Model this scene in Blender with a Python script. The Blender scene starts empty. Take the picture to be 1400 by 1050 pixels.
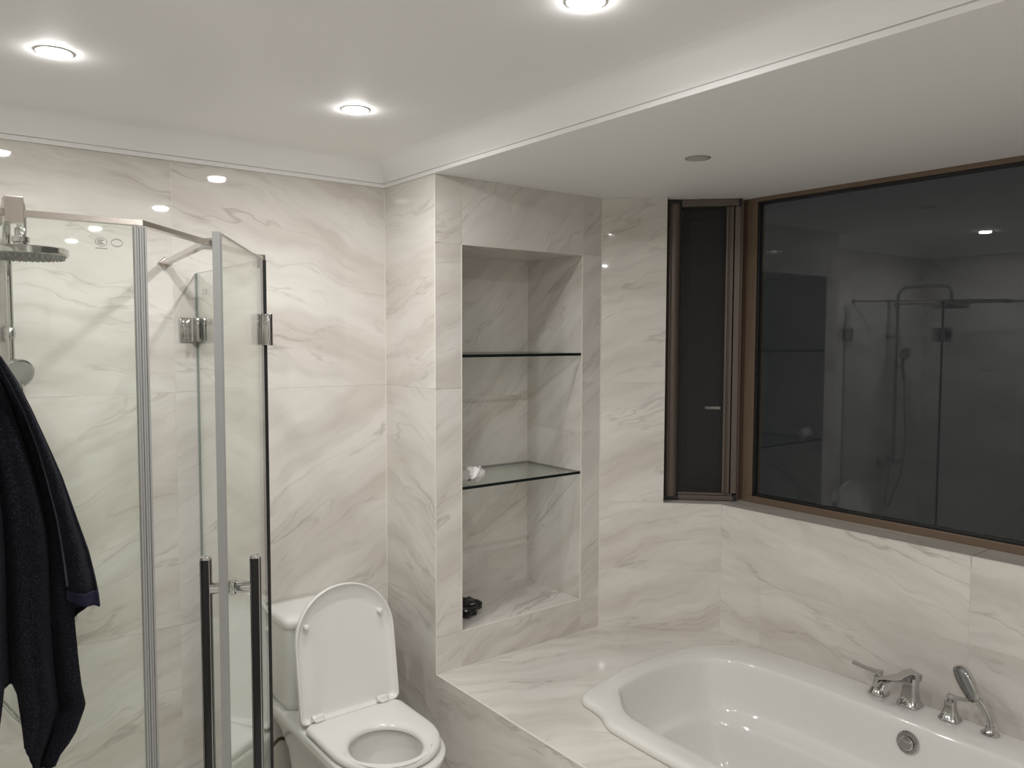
import bpy, bmesh, math, random
from mathutils import Vector, Matrix

random.seed(7)
S = bpy.context.scene
COL = S.collection
PI = math.pi

# ------------------------------------------------------------------ camera
EYE = Vector((0.0, 0.0, 1.70))
F_PX, YAW, PITCH, ROLL = 1090.9, 0.6567, 0.0591, 0.0027
fw = Vector((math.sin(YAW) * math.cos(PITCH), math.cos(YAW) * math.cos(PITCH), -math.sin(PITCH)))
rt = Vector((math.cos(YAW), -math.sin(YAW), 0))
up = rt.cross(fw)
r2 = rt * math.cos(ROLL) + up * math.sin(ROLL)
u2 = up * math.cos(ROLL) - rt * math.sin(ROLL)
cam_d = bpy.data.cameras.new('camera')
cam_d.sensor_width = 36.0
cam_d.lens = F_PX / 1400 * 36.0
cam_d.clip_start = 0.02
cam = bpy.data.objects.new('camera', cam_d)
M = Matrix((r2, u2, -fw)).transposed().to_4x4()
M.translation = EYE
cam.matrix_world = M
COL.objects.link(cam)
S.camera = cam

# ------------------------------------------------------------------ world (night outside) and exposure
W = bpy.data.worlds.new('night')
S.world = W
W.use_nodes = True
W.node_tree.nodes['Background'].inputs[0].default_value = (0.60, 0.66, 0.70, 1)
W.node_tree.nodes['Background'].inputs[1].default_value = 0.024
S.view_settings.view_transform = 'Standard'
S.view_settings.look = 'None'
S.view_settings.exposure = 0.0
S.view_settings.gamma = 1.0
S.view_settings.use_curve_mapping = False
S.cycles.max_bounces = 12
S.cycles.transparent_max_bounces = 24
S.cycles.sample_clamp_indirect = 6.0
S.cycles.caustics_reflective = False
S.cycles.caustics_refractive = False
LAMP_W = 4.75           # watts of each lit downlight
LAMP_SPREAD = 168      # beam angle, degrees
LENS = 125.0            # radiance of a lit lens

# ------------------------------------------------------------------ room numbers (metres)
XLR, YL = -1.10, 1.45                             # the room is wider in front of the shower
XL, XB, XE, XF = -0.26, 1.541, 2.723, 2.854       # left wall, deck front / return wall, window wall, window frame
YA, YC, YN = 2.822, 2.453, -1.10                  # back wall, niche wall, wall behind
XD, YE = 2.366, 2.087                             # chamfer from (XD,YC) to (XE,YE)
ZD, ZW, ZS, ZC = 0.452, 0.9987, 2.28, 2.368       # deck, window sill, soffit, ceiling
DU = Vector((XE - XD, YE - YC, 0)); DLEN = DU.length; DU.normalize()
DN = Vector((-DU.y, DU.x, 0))                     # outward (away from the room)
D0 = Vector((XD, YC, 0))
def Dp(s, o, z): return D0 + DU * s + DN * o + Vector((0, 0, z))

# ------------------------------------------------------------------ materials
def mat(name):
    m = bpy.data.materials.new(name); m.use_nodes = True
    nt = m.node_tree; b = nt.nodes['Principled BSDF']
    return m, nt, b
def simple(name, col, rough=0.5, metal=0.0, spec=0.5, **kw):
    m, nt, b = mat(name)
    b.inputs['Base Color'].default_value = (*col, 1)
    b.inputs['Roughness'].default_value = rough
    b.inputs['Metallic'].default_value = metal
    b.inputs['Specular IOR Level'].default_value = spec
    for k, v in kw.items(): b.inputs[k.replace('_', ' ')].default_value = v
    return m
def nd(nt, t, **kw):
    n = nt.nodes.new(t)
    for k, v in kw.items(): setattr(n, k, v)
    return n

def marble(name, light=(0.775, 0.744, 0.70), mid=(0.665, 0.622, 0.575), vein=(0.40, 0.355, 0.315), rough=0.03, vs=1.0):
    m, nt, b = mat(name); L = nt.links
    uv = nd(nt, 'ShaderNodeUVMap'); uv.uv_map = 'uv'
    def vmath(op, a, bb):
        n = nd(nt, 'ShaderNodeVectorMath', operation=op)
        for i, v in enumerate((a, bb)):
            if isinstance(v, tuple): n.inputs[i].default_value = v
            else: L.new(v, n.inputs[i])
        return n.outputs[0]
    def noise(vec, scale, det, rough_=0.55, dist=0.0):
        n = nd(nt, 'ShaderNodeTexNoise'); n.inputs['Scale'].default_value = scale
        n.inputs['Detail'].default_value = det; n.inputs['Roughness'].default_value = rough_
        n.inputs['Distortion'].default_value = dist
        L.new(vec, n.inputs['Vector']); return n
    def ramp(fac, stops):
        r = nd(nt, 'ShaderNodeValToRGB'); e = r.color_ramp.elements
        e[0].position, e[0].color = stops[0][0], (*stops[0][1], 1)
        e[1].position, e[1].color = stops[-1][0], (*stops[-1][1], 1)
        for p, c in stops[1:-1]:
            x = e.new(p); x.color = (*c, 1)
        L.new(fac, r.inputs[0]); return r.outputs[0]
    w = noise(uv.outputs[0], 1.6 * vs, 4)
    wv = vmath('SUBTRACT', w.outputs['Color'], (0.5, 0.5, 0.5))
    wv = vmath('MULTIPLY', wv, (0.30, 0.30, 0.0))
    p = vmath('ADD', uv.outputs[0], wv)
    pa = vmath('MULTIPLY', p, (0.75 * vs, 3.6 * vs, 1.0))
    pb = vmath('MULTIPLY', p, (0.85 * vs, 5.2 * vs, 1.0))
    pc = vmath('MULTIPLY', p, (2.2 * vs, 17.0 * vs, 1.0))
    soft = noise(pa, 1.5, 5, 0.5)
    base = ramp(soft.outputs['Fac'], [(0.36, mid), (0.47, tuple(0.5 * (a + c) for a, c in zip(light, mid))), (0.58, light)])
    fine = noise(pc, 1.0, 4, 0.6)
    fc = ramp(fine.outputs['Fac'], [(0.32, (0.90, 0.895, 0.89)), (0.55, (1, 1, 1))])
    mx = nd(nt, 'ShaderNodeMix', data_type='RGBA', blend_type='MULTIPLY'); mx.inputs[0].default_value = 0.8
    L.new(base, mx.inputs[6]); L.new(fc, mx.inputs[7])
    def veins(vec, scale, width, seed):
        v = vmath('ADD', vec, (seed, seed * 1.7, 0.0))
        n = noise(v, scale, 5, 0.5)
        a = nd(nt, 'ShaderNodeMath', operation='SUBTRACT'); L.new(n.outputs['Fac'], a.inputs[0]); a.inputs[1].default_value = 0.5
        bb = nd(nt, 'ShaderNodeMath', operation='ABSOLUTE'); L.new(a.outputs[0], bb.inputs[0])
        r = nd(nt, 'ShaderNodeMapRange'); r.inputs['From Min'].default_value = 0.0; r.inputs['From Max'].default_value = width
        r.inputs['To Min'].default_value = 1.0; r.inputs['To Max'].default_value = 0.0
        L.new(bb.outputs[0], r.inputs['Value'])
        mk = noise(vmath('ADD', pa, (seed * 3.1, 2.0, 0.0)), 1.7, 3)
        mr = nd(nt, 'ShaderNodeMapRange'); mr.inputs['From Min'].default_value = 0.46; mr.inputs['From Max'].default_value = 0.66
        L.new(mk.outputs['Fac'], mr.inputs['Value'])
        mu = nd(nt, 'ShaderNodeMath', operation='MULTIPLY'); L.new(r.outputs[0], mu.inputs[0]); L.new(mr.outputs[0], mu.inputs[1])
        return mu.outputs[0]
    out = mx.outputs[2]
    for (vec, sc, wd, sd, st) in ((pb, 1.0, 0.013, 3.3, 0.64), (pb, 1.9, 0.017, 8.1, 0.46), (pa, 1.3, 0.050, 5.7, 0.28)):
        f = veins(vec, sc, wd, sd)
        sm = nd(nt, 'ShaderNodeMath', operation='MULTIPLY'); L.new(f, sm.inputs[0]); sm.inputs[1].default_value = st
        k = nd(nt, 'ShaderNodeMix', data_type='RGBA'); L.new(sm.outputs[0], k.inputs[0])
        L.new(out, k.inputs[6]); k.inputs[7].default_value = (*vein, 1); out = k.outputs[2]
    L.new(out, b.inputs['Base Color'])
    b.inputs['Roughness'].default_value = rough
    b.inputs['Specular IOR Level'].default_value = 0.5
    return m

def glass(name, tint=(0.955, 0.975, 0.955), gloss=1.0):
    """Thin architectural glass: straight transmission plus a Fresnel mirror reflection."""
    m = bpy.data.materials.new(name); m.use_nodes = True; nt = m.node_tree
    nt.nodes.clear()
    o = nd(nt, 'ShaderNodeOutputMaterial'); mix = nd(nt, 'ShaderNodeMixShader')
    t = nd(nt, 'ShaderNodeBsdfTransparent'); t.inputs[0].default_value = (*tint, 1)
    g = nd(nt, 'ShaderNodeBsdfGlossy'); g.inputs['Roughness'].default_value = 0.0
    g.inputs[0].default_value = (gloss, gloss, gloss, 1)
    fr = nd(nt, 'ShaderNodeFresnel'); fr.inputs[0].default_value = 1.5
    geo = nd(nt, 'ShaderNodeNewGeometry')
    fl = nd(nt, 'ShaderNodeMix', data_type='FLOAT')       # same index seen from either side of a face
    nt.links.new(geo.outputs['Backfacing'], fl.inputs[0]); fl.inputs[2].default_value = 1.5; fl.inputs[3].default_value = 1 / 1.5
    nt.links.new(fl.outputs[0], fr.inputs[0])
    mn = nd(nt, 'ShaderNodeMath', operation='MINIMUM'); mn.inputs[1].default_value = 0.6
    nt.links.new(fr.outputs[0], mn.inputs[0])
    nt.links.new(mn.outputs[0], mix.inputs[0]); nt.links.new(t.outputs[0], mix.inputs[1]); nt.links.new(g.outputs[0], mix.inputs[2])
    nt.links.new(mix.outputs[0], o.inputs[0])
    return m

def translucent(name, col, alpha, rough=0.3):
    m, nt, b = mat(name)
    b.inputs['Base Color'].default_value = (*col, 1); b.inputs['Roughness'].default_value = rough
    b.inputs['Alpha'].default_value = alpha
    return m

def bumpy(name, col, rough, scale, strength, dist=0.002, sheen=0.0):
    m, nt, b = mat(name)
    b.inputs['Base Color'].default_value = (*col, 1); b.inputs['Roughness'].default_value = rough
    b.inputs['Sheen Weight'].default_value = sheen
    tc = nd(nt, 'ShaderNodeTexCoord'); n = nd(nt, 'ShaderNodeTexNoise')
    n.inputs['Scale'].default_value = scale; n.inputs['Detail'].default_value = 3
    bp = nd(nt, 'ShaderNodeBump'); bp.inputs['Strength'].default_value = strength; bp.inputs['Distance'].default_value = dist
    nt.links.new(tc.outputs['Object'], n.inputs['Vector']); nt.links.new(n.outputs['Fac'], bp.inputs['Height'])
    nt.links.new(bp.outputs[0], b.inputs['Normal'])
    return m

def emit(name, col, strength):
    m = bpy.data.materials.new(name); m.use_nodes = True; nt = m.node_tree; nt.nodes.clear()
    o = nd(nt, 'ShaderNodeOutputMaterial'); e = nd(nt, 'ShaderNodeEmission')
    e.inputs[0].default_value = (*col, 1); e.inputs[1].default_value = strength
    nt.links.new(e.outputs[0], o.inputs[0]); return m

TILE = marble('marble_tile')
GROUT = simple('pale_grout', (0.80, 0.76, 0.70), 0.6)
TRIM = simple('tile_edge_trim', (0.84, 0.80, 0.74), 0.25)
PAINT = simple('white_ceiling_paint', (0.90, 0.895, 0.88), 0.65)
SILLM = marble('grey_sill_stone', (0.60, 0.57, 0.52), (0.52, 0.49, 0.445), (0.40, 0.37, 0.33), 0.25, 2.0)
FLOORM = marble('floor_stone', (0.83, 0.81, 0.775), (0.77, 0.75, 0.715), (0.62, 0.57, 0.52), 0.12)
GLASS = glass('shower_glass')
PANE = glass('window_glass', (0.97, 0.98, 0.98))
SHELFG = glass('shelf_glass', (0.93, 0.96, 0.94))
GEDGE = simple('dark_glass_edge', (0.006, 0.011, 0.010), 0.4, 0.0, 0.15)
CHROME = simple('chrome', (0.58, 0.58, 0.575), 0.06, 1.0)
NICKEL = simple('polished_nickel', (0.62, 0.575, 0.53), 0.2, 1.0)
BLACKM = simple('painted_dark_reflection', (0.006, 0.006, 0.007), 0.12, 0.0)  # door handle faces coloured black to imitate chrome mirroring a dark room
SEALM = translucent('grey_seal_plastic', (0.37, 0.37, 0.365), 0.85, 0.25)
CERAM = simple('white_ceramic', (0.80, 0.785, 0.755), 0.07, Coat_Weight=0.3)
TUBM = simple('white_tub_enamel', (0.78, 0.765, 0.735), 0.06, Coat_Weight=0.4)
SEATP = simple('white_seat_plastic', (0.80, 0.785, 0.755), 0.16)
BRONZE = simple('bronze_frame', (0.185, 0.130, 0.090), 0.38, 0.25)
SCREENF = simple('taupe_screen_frame', (0.135, 0.108, 0.092), 0.35, 0.35)
RUBBER = simple('black_rubber', (0.008, 0.008, 0.009), 0.4)
MESHM = translucent('dark_insect_mesh', (0.018, 0.017, 0.016), 0.72, 0.7)
TOWEL = bumpy('navy_terry', (0.003, 0.0033, 0.006), 0.95, 420, 1.0, 0.004, 0.02)
_nt = TOWEL.node_tree; _n = nd(_nt, 'ShaderNodeTexNoise'); _n.inputs['Scale'].default_value = 520; _n.inputs['Detail'].default_value = 2
_r = nd(_nt, 'ShaderNodeValToRGB'); _r.color_ramp.elements[0].position = .50; _r.color_ramp.elements[0].color = (.0028, .0030, .0052, 1)
_r.color_ramp.elements[1].position = .72; _r.color_ramp.elements[1].color = (.030, .032, .055, 1)
_tc = nd(_nt, 'ShaderNodeTexCoord'); _nt.links.new(_tc.outputs['Object'], _n.inputs['Vector']); _nt.links.new(_n.outputs['Fac'], _r.inputs[0])
_nt.links.new(_r.outputs[0], _nt.nodes['Principled BSDF'].inputs['Base Color']); _nt.nodes['Principled BSDF'].inputs['Specular IOR Level'].default_value = 0.15
HEMM = simple('navy_woven_hem', (0.011, 0.011, 0.026), 0.8, 0.0, 0.2)
BAGM = simple('black_plastic_bag', (0.008, 0.008, 0.009), 0.22)
HOSEM = simple('brown_hose', (0.085, 0.055, 0.035), 0.4)
LENS_ON = emit('lit_lens', (1.0, 0.99, 0.975), LENS)
LENS_OFF = simple('unlit_lens', (0.62, 0.60, 0.56), 0.3)
RINGM = simple('white_lamp_ring', (0.75, 0.74, 0.71), 0.35)
RINGG = simple('grey_lamp_ring', (0.42, 0.41, 0.38), 0.35, 0.3)
MARK = simple('grey_print', (0.10, 0.10, 0.095), 0.6)
WATER = glass('bowl_water', (0.95, 0.96, 0.95))
NOZZ = simple('grey_nozzle_rubber', (0.30, 0.30, 0.28), 0.45)

# ------------------------------------------------------------------ mesh helpers
def new_bm():
    bm = bmesh.new(); bm.loops.layers.uv.new('uv'); return bm

def link(name, bm, mats, parent=None, smooth=False, angle=35):
    me = bpy.data.meshes.new(name)
    if smooth:
        for f in bm.faces: f.smooth = True
    bm.to_mesh(me); bm.free()
    for m in (mats if isinstance(mats, (list, tuple)) else [mats]): me.materials.append(m)
    o = bpy.data.objects.new(name, me); COL.objects.link(o)
    if parent is not None:
        o.parent = parent
        o.matrix_parent_inverse = Matrix.Translation(-parent.location) if parent.type == 'EMPTY' else Matrix.Identity(4)
    if smooth and angle:
        me.set_sharp_from_angle(angle=math.radians(angle))
    return o

def thing(name, label, cat, loc, group=None):
    o = bpy.data.objects.new(name, None); COL.objects.link(o)
    o.location = loc; o.empty_display_size = 0.05
    o['label'] = label; o['category'] = cat
    if group: o['group'] = group
    return o
def tag(o, label, cat, group=None):
    o['label'] = label; o['category'] = cat
    if group: o['group'] = group
    return o
def struct(o):
    o['kind'] = 'structure'; return o

def quad(bm, pts, mi=0, uvs=None):
    vs = [bm.verts.new(p) for p in pts]
    f = bm.faces.new(vs); f.material_index = mi
    if uvs:
        l = bm.loops.layers.uv['uv']
        for lp, u in zip(f.loops, uvs): lp[l].uv = u
    return f

def box(bm, lo, hi, mi=0, bevel=0.0, seg=2, T=None):
    lo, hi = Vector(lo), Vector(hi)
    r = bmesh.ops.create_cube(bm, size=1.0)
    vs = r['verts']; c = (lo + hi) / 2; d = hi - lo
    for v in vs: v.co = Vector((v.co.x * d.x, v.co.y * d.y, v.co.z * d.z)) + c
    fs = set(f for v in vs for f in v.link_faces)
    for f in fs: f.material_index = mi
    if bevel > 0:
        es = list(set(e for v in vs for e in v.link_edges))
        rb = bmesh.ops.bevel(bm, geom=es, offset=bevel, segments=seg, affect='EDGES', profile=0.5)
        vs = list(set(v for f in rb['faces'] for v in f.verts) | set(v for v in vs if v.is_valid))
        for f in rb['faces']: f.material_index = mi
    if T is not None:
        for v in vs: v.co = T @ v.co
    return vs

def frame_box(bm, O, ax, ay, az, lo, hi, mi=0, bevel=0.0, seg=2):
    """box in a local frame"""
    T = Matrix((ax, ay, az)).transposed().to_4x4(); T.translation = O
    return box(bm, lo, hi, mi, bevel, seg, T)

def loft(bm, rings, mi=0, cap0=True, cap1=True, closed=True):
    rows = [[bm.verts.new(p) for p in r] for r in rings]
    n = len(rows[0]); fs = []
    for a, b in zip(rows, rows[1:]):
        for i in range(n if closed else n - 1):
            j = (i + 1) % n
            fs.append(bm.faces.new((a[i], a[j], b[j], b[i])))
    if cap0: fs.append(bm.faces.new(list(reversed(rows[0]))))
    if cap1: fs.append(bm.faces.new(rows[-1]))
    for f in fs: f.material_index = mi
    return rows

def tube(bm, pts, r, n=12, mi=0, cap=True, rect=None):
    """sweep a circle (or rectangle half-sizes rect=(a,b)) along points"""
    pts = [Vector(p) for p in pts]
    rad = r if isinstance(r, (list, tuple)) else [r] * len(pts)
    tang = []
    for i in range(len(pts)):
        a = pts[max(i - 1, 0)]; b = pts[min(i + 1, len(pts) - 1)]
        tang.append((b - a).normalized())
    t0 = tang[0]
    ref = Vector((0, 0, 1)) if abs(t0.z) < 0.9 else Vector((1, 0, 0))
    nrm = (ref - t0 * ref.dot(t0)).normalized()
    rings = []
    for i, p in enumerate(pts):
        t = tang[i]
        nrm = (nrm - t * nrm.dot(t)).normalized(); bi = t.cross(nrm)
        if rect:
            a, b = rect; k = rad[i]
            rings.append([p + nrm * (sx * b * k) + bi * (sy * a * k) for sx, sy in ((1, 1), (1, -1), (-1, -1), (-1, 1))])
        else:
            rings.append([p + (nrm * math.cos(2 * PI * k / n) + bi * math.sin(2 * PI * k / n)) * rad[i] for k in range(n)])
    loft(bm, rings, mi, cap, cap)

def lathe(bm, prof, O, ax=Vector((0, 0, 1)), n=32, mi=0, cap0=True, cap1=True):
    ax = Vector(ax).normalized(); ref = Vector((1, 0, 0)) if abs(ax.x) < 0.9 else Vector((0, 1, 0))
    u = (ref - ax * ref.dot(ax)).normalized(); v = ax.cross(u); O = Vector(O)
    loft(bm, [[O + ax * h + (u * math.cos(2 * PI * k / n) + v * math.sin(2 * PI * k / n)) * r for k in range(n)] for r, h in prof], mi, cap0, cap1)

def spline(pts, sub=6, closed=False):
    pts = [Vector(p) for p in pts]; n = len(pts); out = []
    rng = range(n if closed else n - 1)
    for i in rng:
        if closed: p = [pts[(i + k) % n] for k in (-1, 0, 1, 2)]
        else: p = [pts[max(i - 1, 0)], pts[i], pts[i + 1], pts[min(i + 2, n - 1)]]
        for k in range(sub):
            t = k / sub
            out.append(0.5 * ((2 * p[1]) + (p[2] - p[0]) * t + (2 * p[0] - 5 * p[1] + 4 * p[2] - p[3]) * t * t + (3 * p[1] - p[0] - 3 * p[2] + p[3]) * t ** 3))
    if not closed: out.append(pts[-1])
    return out

GAP = 0.0014
def tiled(bm, O, U, V, us, vs, ang, thick=0.02, skip=(), flip=False):
    """Wall of stone tiles: one face per tile (its own grain direction), pale joints, a slab behind."""
    O, U, V = Vector(O), Vector(U), Vector(V); N = U.cross(V).normalized()
    if flip: N = -N
    for i in range(len(us) - 1):
        for j in range(len(vs) - 1):
            if (i, j) in skip: continue
            a0, a1, b0, b1 = us[i], us[i + 1], vs[j], vs[j + 1]
            lo, hi = O + U * a0 + V * b0, O + U * a1 + V * b1
            P = [O + U * a + V * b for a, b in ((a0, b0), (a1, b0), (a1, b1), (a0, b1))]
            Q = [p - N * thick for p in P]
            order = (0, 1, 2, 3) if not flip else (3, 2, 1, 0)
            quad(bm, [P[k] for k in order], 1)
            quad(bm, [Q[k] for k in reversed(order)], 1)
            for k in range(4):
                m = (k + 1) % 4
                quad(bm, [P[k], Q[k], Q[m], P[m]], 1)
            th = ang(i, j) if callable(ang) else ang
            th = math.radians(th); c, s = math.cos(th), math.sin(th)
            ou, ov = random.uniform(0, 40), random.uniform(0, 40)
            g = GAP / 2; e = N * 0.0006
            co = ((a0 + g, b0 + g), (a1 - g, b0 + g), (a1 - g, b1 - g), (a0 + g, b1 - g))
            uv = [(ou + a * c + b * s, ov - a * s + b * c) for a, b in co]
            pts = [O + U * a + V * b + e for a, b in co]
            quad(bm, [pts[k] for k in order], 0, [uv[k] for k in order])
    return bm

X, Y, Z = Vector((1, 0, 0)), Vector((0, 1, 0)), Vector((0, 0, 1))
TM = [TILE, GROUT]

# ------------------------------------------------------------------ floor, walls
bm = new_bm()
tiled(bm, (0, 0, 0), X, Y, [XLR, -0.46, 0.14, 0.74, 1.34, 1.56], [YN, -0.5, 0.1, 0.7, 1.3, 1.9, 2.5, YA], 20, 0.05)
struct(link('floor', bm, [FLOORM, GROUT]))

bm = new_bm()     # wall behind toilet and shower (faces -Y)
AANG = {(0, 2): -8, (1, 2): -6, (2, 2): -14, (0, 1): 22, (1, 1): 22, (2, 1): 30, (0, 0): 18, (1, 0): 15, (2, 0): 24}
tiled(bm, (0, YA, 0), X, Z, [XL, -0.059, 0.741, XB], [0, 0.709, 1.5096, ZS], lambda i, j: AANG[(i, j)], 0.05)
struct(link('wall_back', bm, TM))

bm = new_bm()     # short return wall beside the toilet (faces -X)
tiled(bm, (XB, YA, 0), -Y, Z, [0, YA - YC], [0, 0.709, 1.5096, ZS], lambda i, j: (-18, -22, 12)[j], 0.02)
struct(link('wall_return', bm, TM))

NX0, NX1, NZ0, NZ1 = 1.654, 2.26, 0.59, 2.038
bm = new_bm()     # niche wall (faces -Y) with its recess
tiled(bm, (0, YC, 0), X, Z, [XB, NX0, NX1, XD], [ZD, NZ0, 1.5096, NZ1, ZS], lambda i, j: (25 if i == 0 else 35 if j != 0 else 18), 0.012, skip=((1, 1), (1, 2)))
nd_ = YA - 0.006
tiled(bm, (0, nd_, 0), X, Z, [NX0, NX1], [NZ0, 0.76, 1.44, NZ1], lambda i, j: (20, 38, 44)[j], 0.006)
tiled(bm, (NX1, nd_, 0), -Y, Z, [0, nd_ - YC], [NZ0, 1.30, NZ1], lambda i, j: (40, 36)[j], 0.012)
tiled(bm, (NX0, YC, 0), Y, Z, [0, nd_ - YC], [NZ0, 1.30, NZ1], 30, 0.012)
tiled(bm, (NX0, YC, NZ0), X, Y, [0, NX1 - NX0], [0, nd_ - YC], 25, 0.012)
tiled(bm, (NX0, YC, NZ1), X, Y, [0, NX1 - NX0], [0, nd_ - YC], 25, 0.012, flip=True)
struct(link('wall_niche', bm, TM))

SW = 0.27         # window opening starts here along the chamfer
bm = new_bm()     # chamfered corner wall
tiled(bm, D0, DU, Z, [0, SW], [ZW, 1.5096, ZS], lambda i, j: (16, 22)[j], 0.03)
tiled(bm, D0, DU, Z, [0, DLEN], [ZD, 0.709, ZW], lambda i, j: (24, 14)[j], 0.03)
tiled(bm, Dp(SW, 0.0, 0), DN, Z, [0, 0.19], [ZW, ZS], 15, 0.02)
struct(link('wall_corner', bm, TM))

bm = new_bm()     # window wall (faces -X)
WEND = -0.35
tiled(bm, (XE, 0, 0), -Y, Z, [-YE, -1.888, -1.10, 0.3, 1.10], [ZD, 0.709], lambda i, j: -12, 0.03)
tiled(bm, (XE, 0, 0), -Y, Z, [-YE, -1.103, -0.303, 0.497, 1.10], [0.709, ZW], lambda i, j: (-16, -8, -10, -12)[i], 0.03)
tiled(bm, (XE, 0, 0), -Y, Z, [-WEND, 1.10], [ZW, ZS], -10, 0.03)
struct(link('wall_window', bm, TM))

bm = new_bm()     # left wall (faces +X)
tiled(bm, (XL, 0, 0), Y, Z, [YL, 2.1, YA], [0, 0.709, 1.5096, ZS], lambda i, j: (-12, 15, 25)[j], 0.05)
tiled(bm, (0, YL, 0), X, Z, [XLR, XL], [0, 0.709, 1.5096, ZS], lambda i, j: (-12, 15, 25)[j], 0.05)
tiled(bm, (XLR, 0, 0), Y, Z, [YN, -0.3, 0.6, YL], [0, 0.709, 1.5096, ZS], lambda i, j: (-12, 15, 25)[(i + j) % 3], 0.05)
struct(link('wall_left', bm, TM))
bm = new_bm()     # wall behind the camera (faces +Y)
tiled(bm, (0, YN, 0), -X, Z, [-2.9, -2.3, -XB, -0.9, -0.1, -XLR], [0, 0.709, 1.5096, ZS], lambda i, j: random.choice((-12, 15, 25)), 0.05)
struct(link('wall_front', bm, TM))

# ceiling, soffit over the tub, cornice
bm = new_bm(); box(bm, (XLR - .05, YN - .05, ZC), (XB + 0.02, YA + .05, ZC + 0.05))
struct(link('ceiling', bm, PAINT))
bm = new_bm(); box(bm, (XB, YN - .05, ZS), (3.02, YA + .05, ZC + 0.05))
struct(link('ceiling_soffit', bm, PAINT))
prof = [(0, 0), (0.010, 0), (0.011, 0.002), (0.011, 0.0125), (0.0065, 0.0135), (0.0065, 0.0155), (0.011, 0.0165), (0.014, 0.026), (0.020, 0.038),
        (0.029, 0.051), (0.041, 0.064), (0.055, 0.075), (0.070, 0.083), (0.088, 0.088), (0, 0.088)]
bm = new_bm(); rings = []
for (cx, cy, sx, sy) in ((XLR, YN, 1, 1), (XB, YN, -1, 1), (XB, YA, -1, -1), (XL, YA, 1, -1), (XL, YL, 1, -1), (XLR, YL, 1, -1)):
    rings.append([Vector((cx + sx * d, cy + sy * d, ZS + h)) for d, h in prof])
rings.append(rings[0])
loft(bm, rings, 0, False, False)
bmesh.ops.remove_doubles(bm, verts=bm.verts[:], dist=1e-5)
bmesh.ops.recalc_face_normals(bm, faces=bm.faces[:])
struct(link('trim_1', bm, PAINT, smooth=True, angle=25))

# ------------------------------------------------------------------ tub deck
def poly_with_hole(bm, outer, hole, z, mi=0, ang=0, off=(3.3, 7.1)):
    ed = []
    for lp in (outer, hole):
        vs = [bm.verts.new((p[0], p[1], z)) for p in lp]
        ed += [bm.edges.new((vs[i], vs[(i + 1) % len(vs)])) for i in range(len(vs))]
    r = bmesh.ops.triangle_fill(bm, edges=ed, use_beauty=True, use_dissolve=False)
    th = math.radians(ang); c, s = math.cos(th), math.sin(th); l = bm.loops.layers.uv['uv']
    for f in [g for g in r['geom'] if isinstance(g, bmesh.types.BMFace)]:
        f.material_index = mi
        if f.normal.z < 0: f.normal_flip()
        for lp in f.loops:
            a, b = lp.vert.co.x, lp.vert.co.y
            lp[l].uv = (off[0] + a * c + b * s, off[1] - a * s + b * c)

# outline of the tub, half of it; mirrored about TY
TY = 1.20
OUT = [(1.736, 1.20), (1.735, 1.36), (1.735, 1.50), (1.737, 1.62), (1.740, 1.70), (1.746, 1.765), (1.778, 1.826), (1.791, 1.880), (1.800, 1.940), (1.842, 1.976),
       (1.90, 1.992), (2.046, 2.024), (2.203, 2.038), (2.36, 2.028), (2.47, 2.004), (2.56, 1.955), (2.625, 1.87), (2.660, 1.75), (2.672, 1.60), (2.676, 1.40), (2.677, 1.20)]
INN = [(1.822, 1.20), (1.821, 1.36), (1.822, 1.50), (1.824, 1.62), (1.827, 1.70), (1.838, 1.765), (1.868, 1.815), (1.905, 1.860), (1.945, 1.905), (1.985, 1.924),
       (2.034, 1.933), (2.13, 1.945), (2.225, 1.945), (2.325, 1.928), (2.405, 1.893), (2.450, 1.835), (2.480, 1.76), (2.496, 1.67), (2.503, 1.55), (2.505, 1.38), (2.505, 1.20)]
def full(half):
    return [Vector((x, y, 0)) for x, y in half] + [Vector((x, 2 * TY - y, 0)) for x, y in reversed(half[1:-1])]
def ring_pts(half, sub=3):
    return spline(full(half), sub, True)
OR_, IR_ = ring_pts(OUT), ring_pts(INN)
N_R = len(OR_)
CEN = Vector((2.18, TY, 0))
def grow(r, d):   # offset outwards along local normals
    o = []
    for i, p in enumerate(r):
        t = (r[(i + 1) % len(r)] - r[i - 1]).normalized(); n = Vector((t.y, -t.x, 0))
        if n.dot(p - CEN) < 0: n = -n
        o.append(p + n * d)
    return o
hole = grow(OR_, -0.022)[::3]

bm = new_bm()
outer = [(XB, YN), (2.74, YN), (2.74, YE + .0), (XE, YE), (XD, YC), (XB, YC)]
poly_with_hole(bm, outer, hole, ZD, 0, -28)
box(bm, (XD - 0.0009, 1.90, ZD - 0.0002), (XD + 0.0009, YC, ZD + 0.0005), 1)
tiled(bm, (XB, 0, 0), -Y, Z, [-YC, -1.65, -0.85, -0.05, 0.6, 1.10], [0, ZD - 0.0001], lambda i, j: (8, 14, 5, 9, 12)[i], 0.02)
box(bm, (XB - 0.0016, YN, ZD - 0.0045), (XB + 0.0035, YC, ZD + 0.0010), 2, 0.001)
struct(link('trim_2', bm, [TILE, GROUT, TRIM]))

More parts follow.
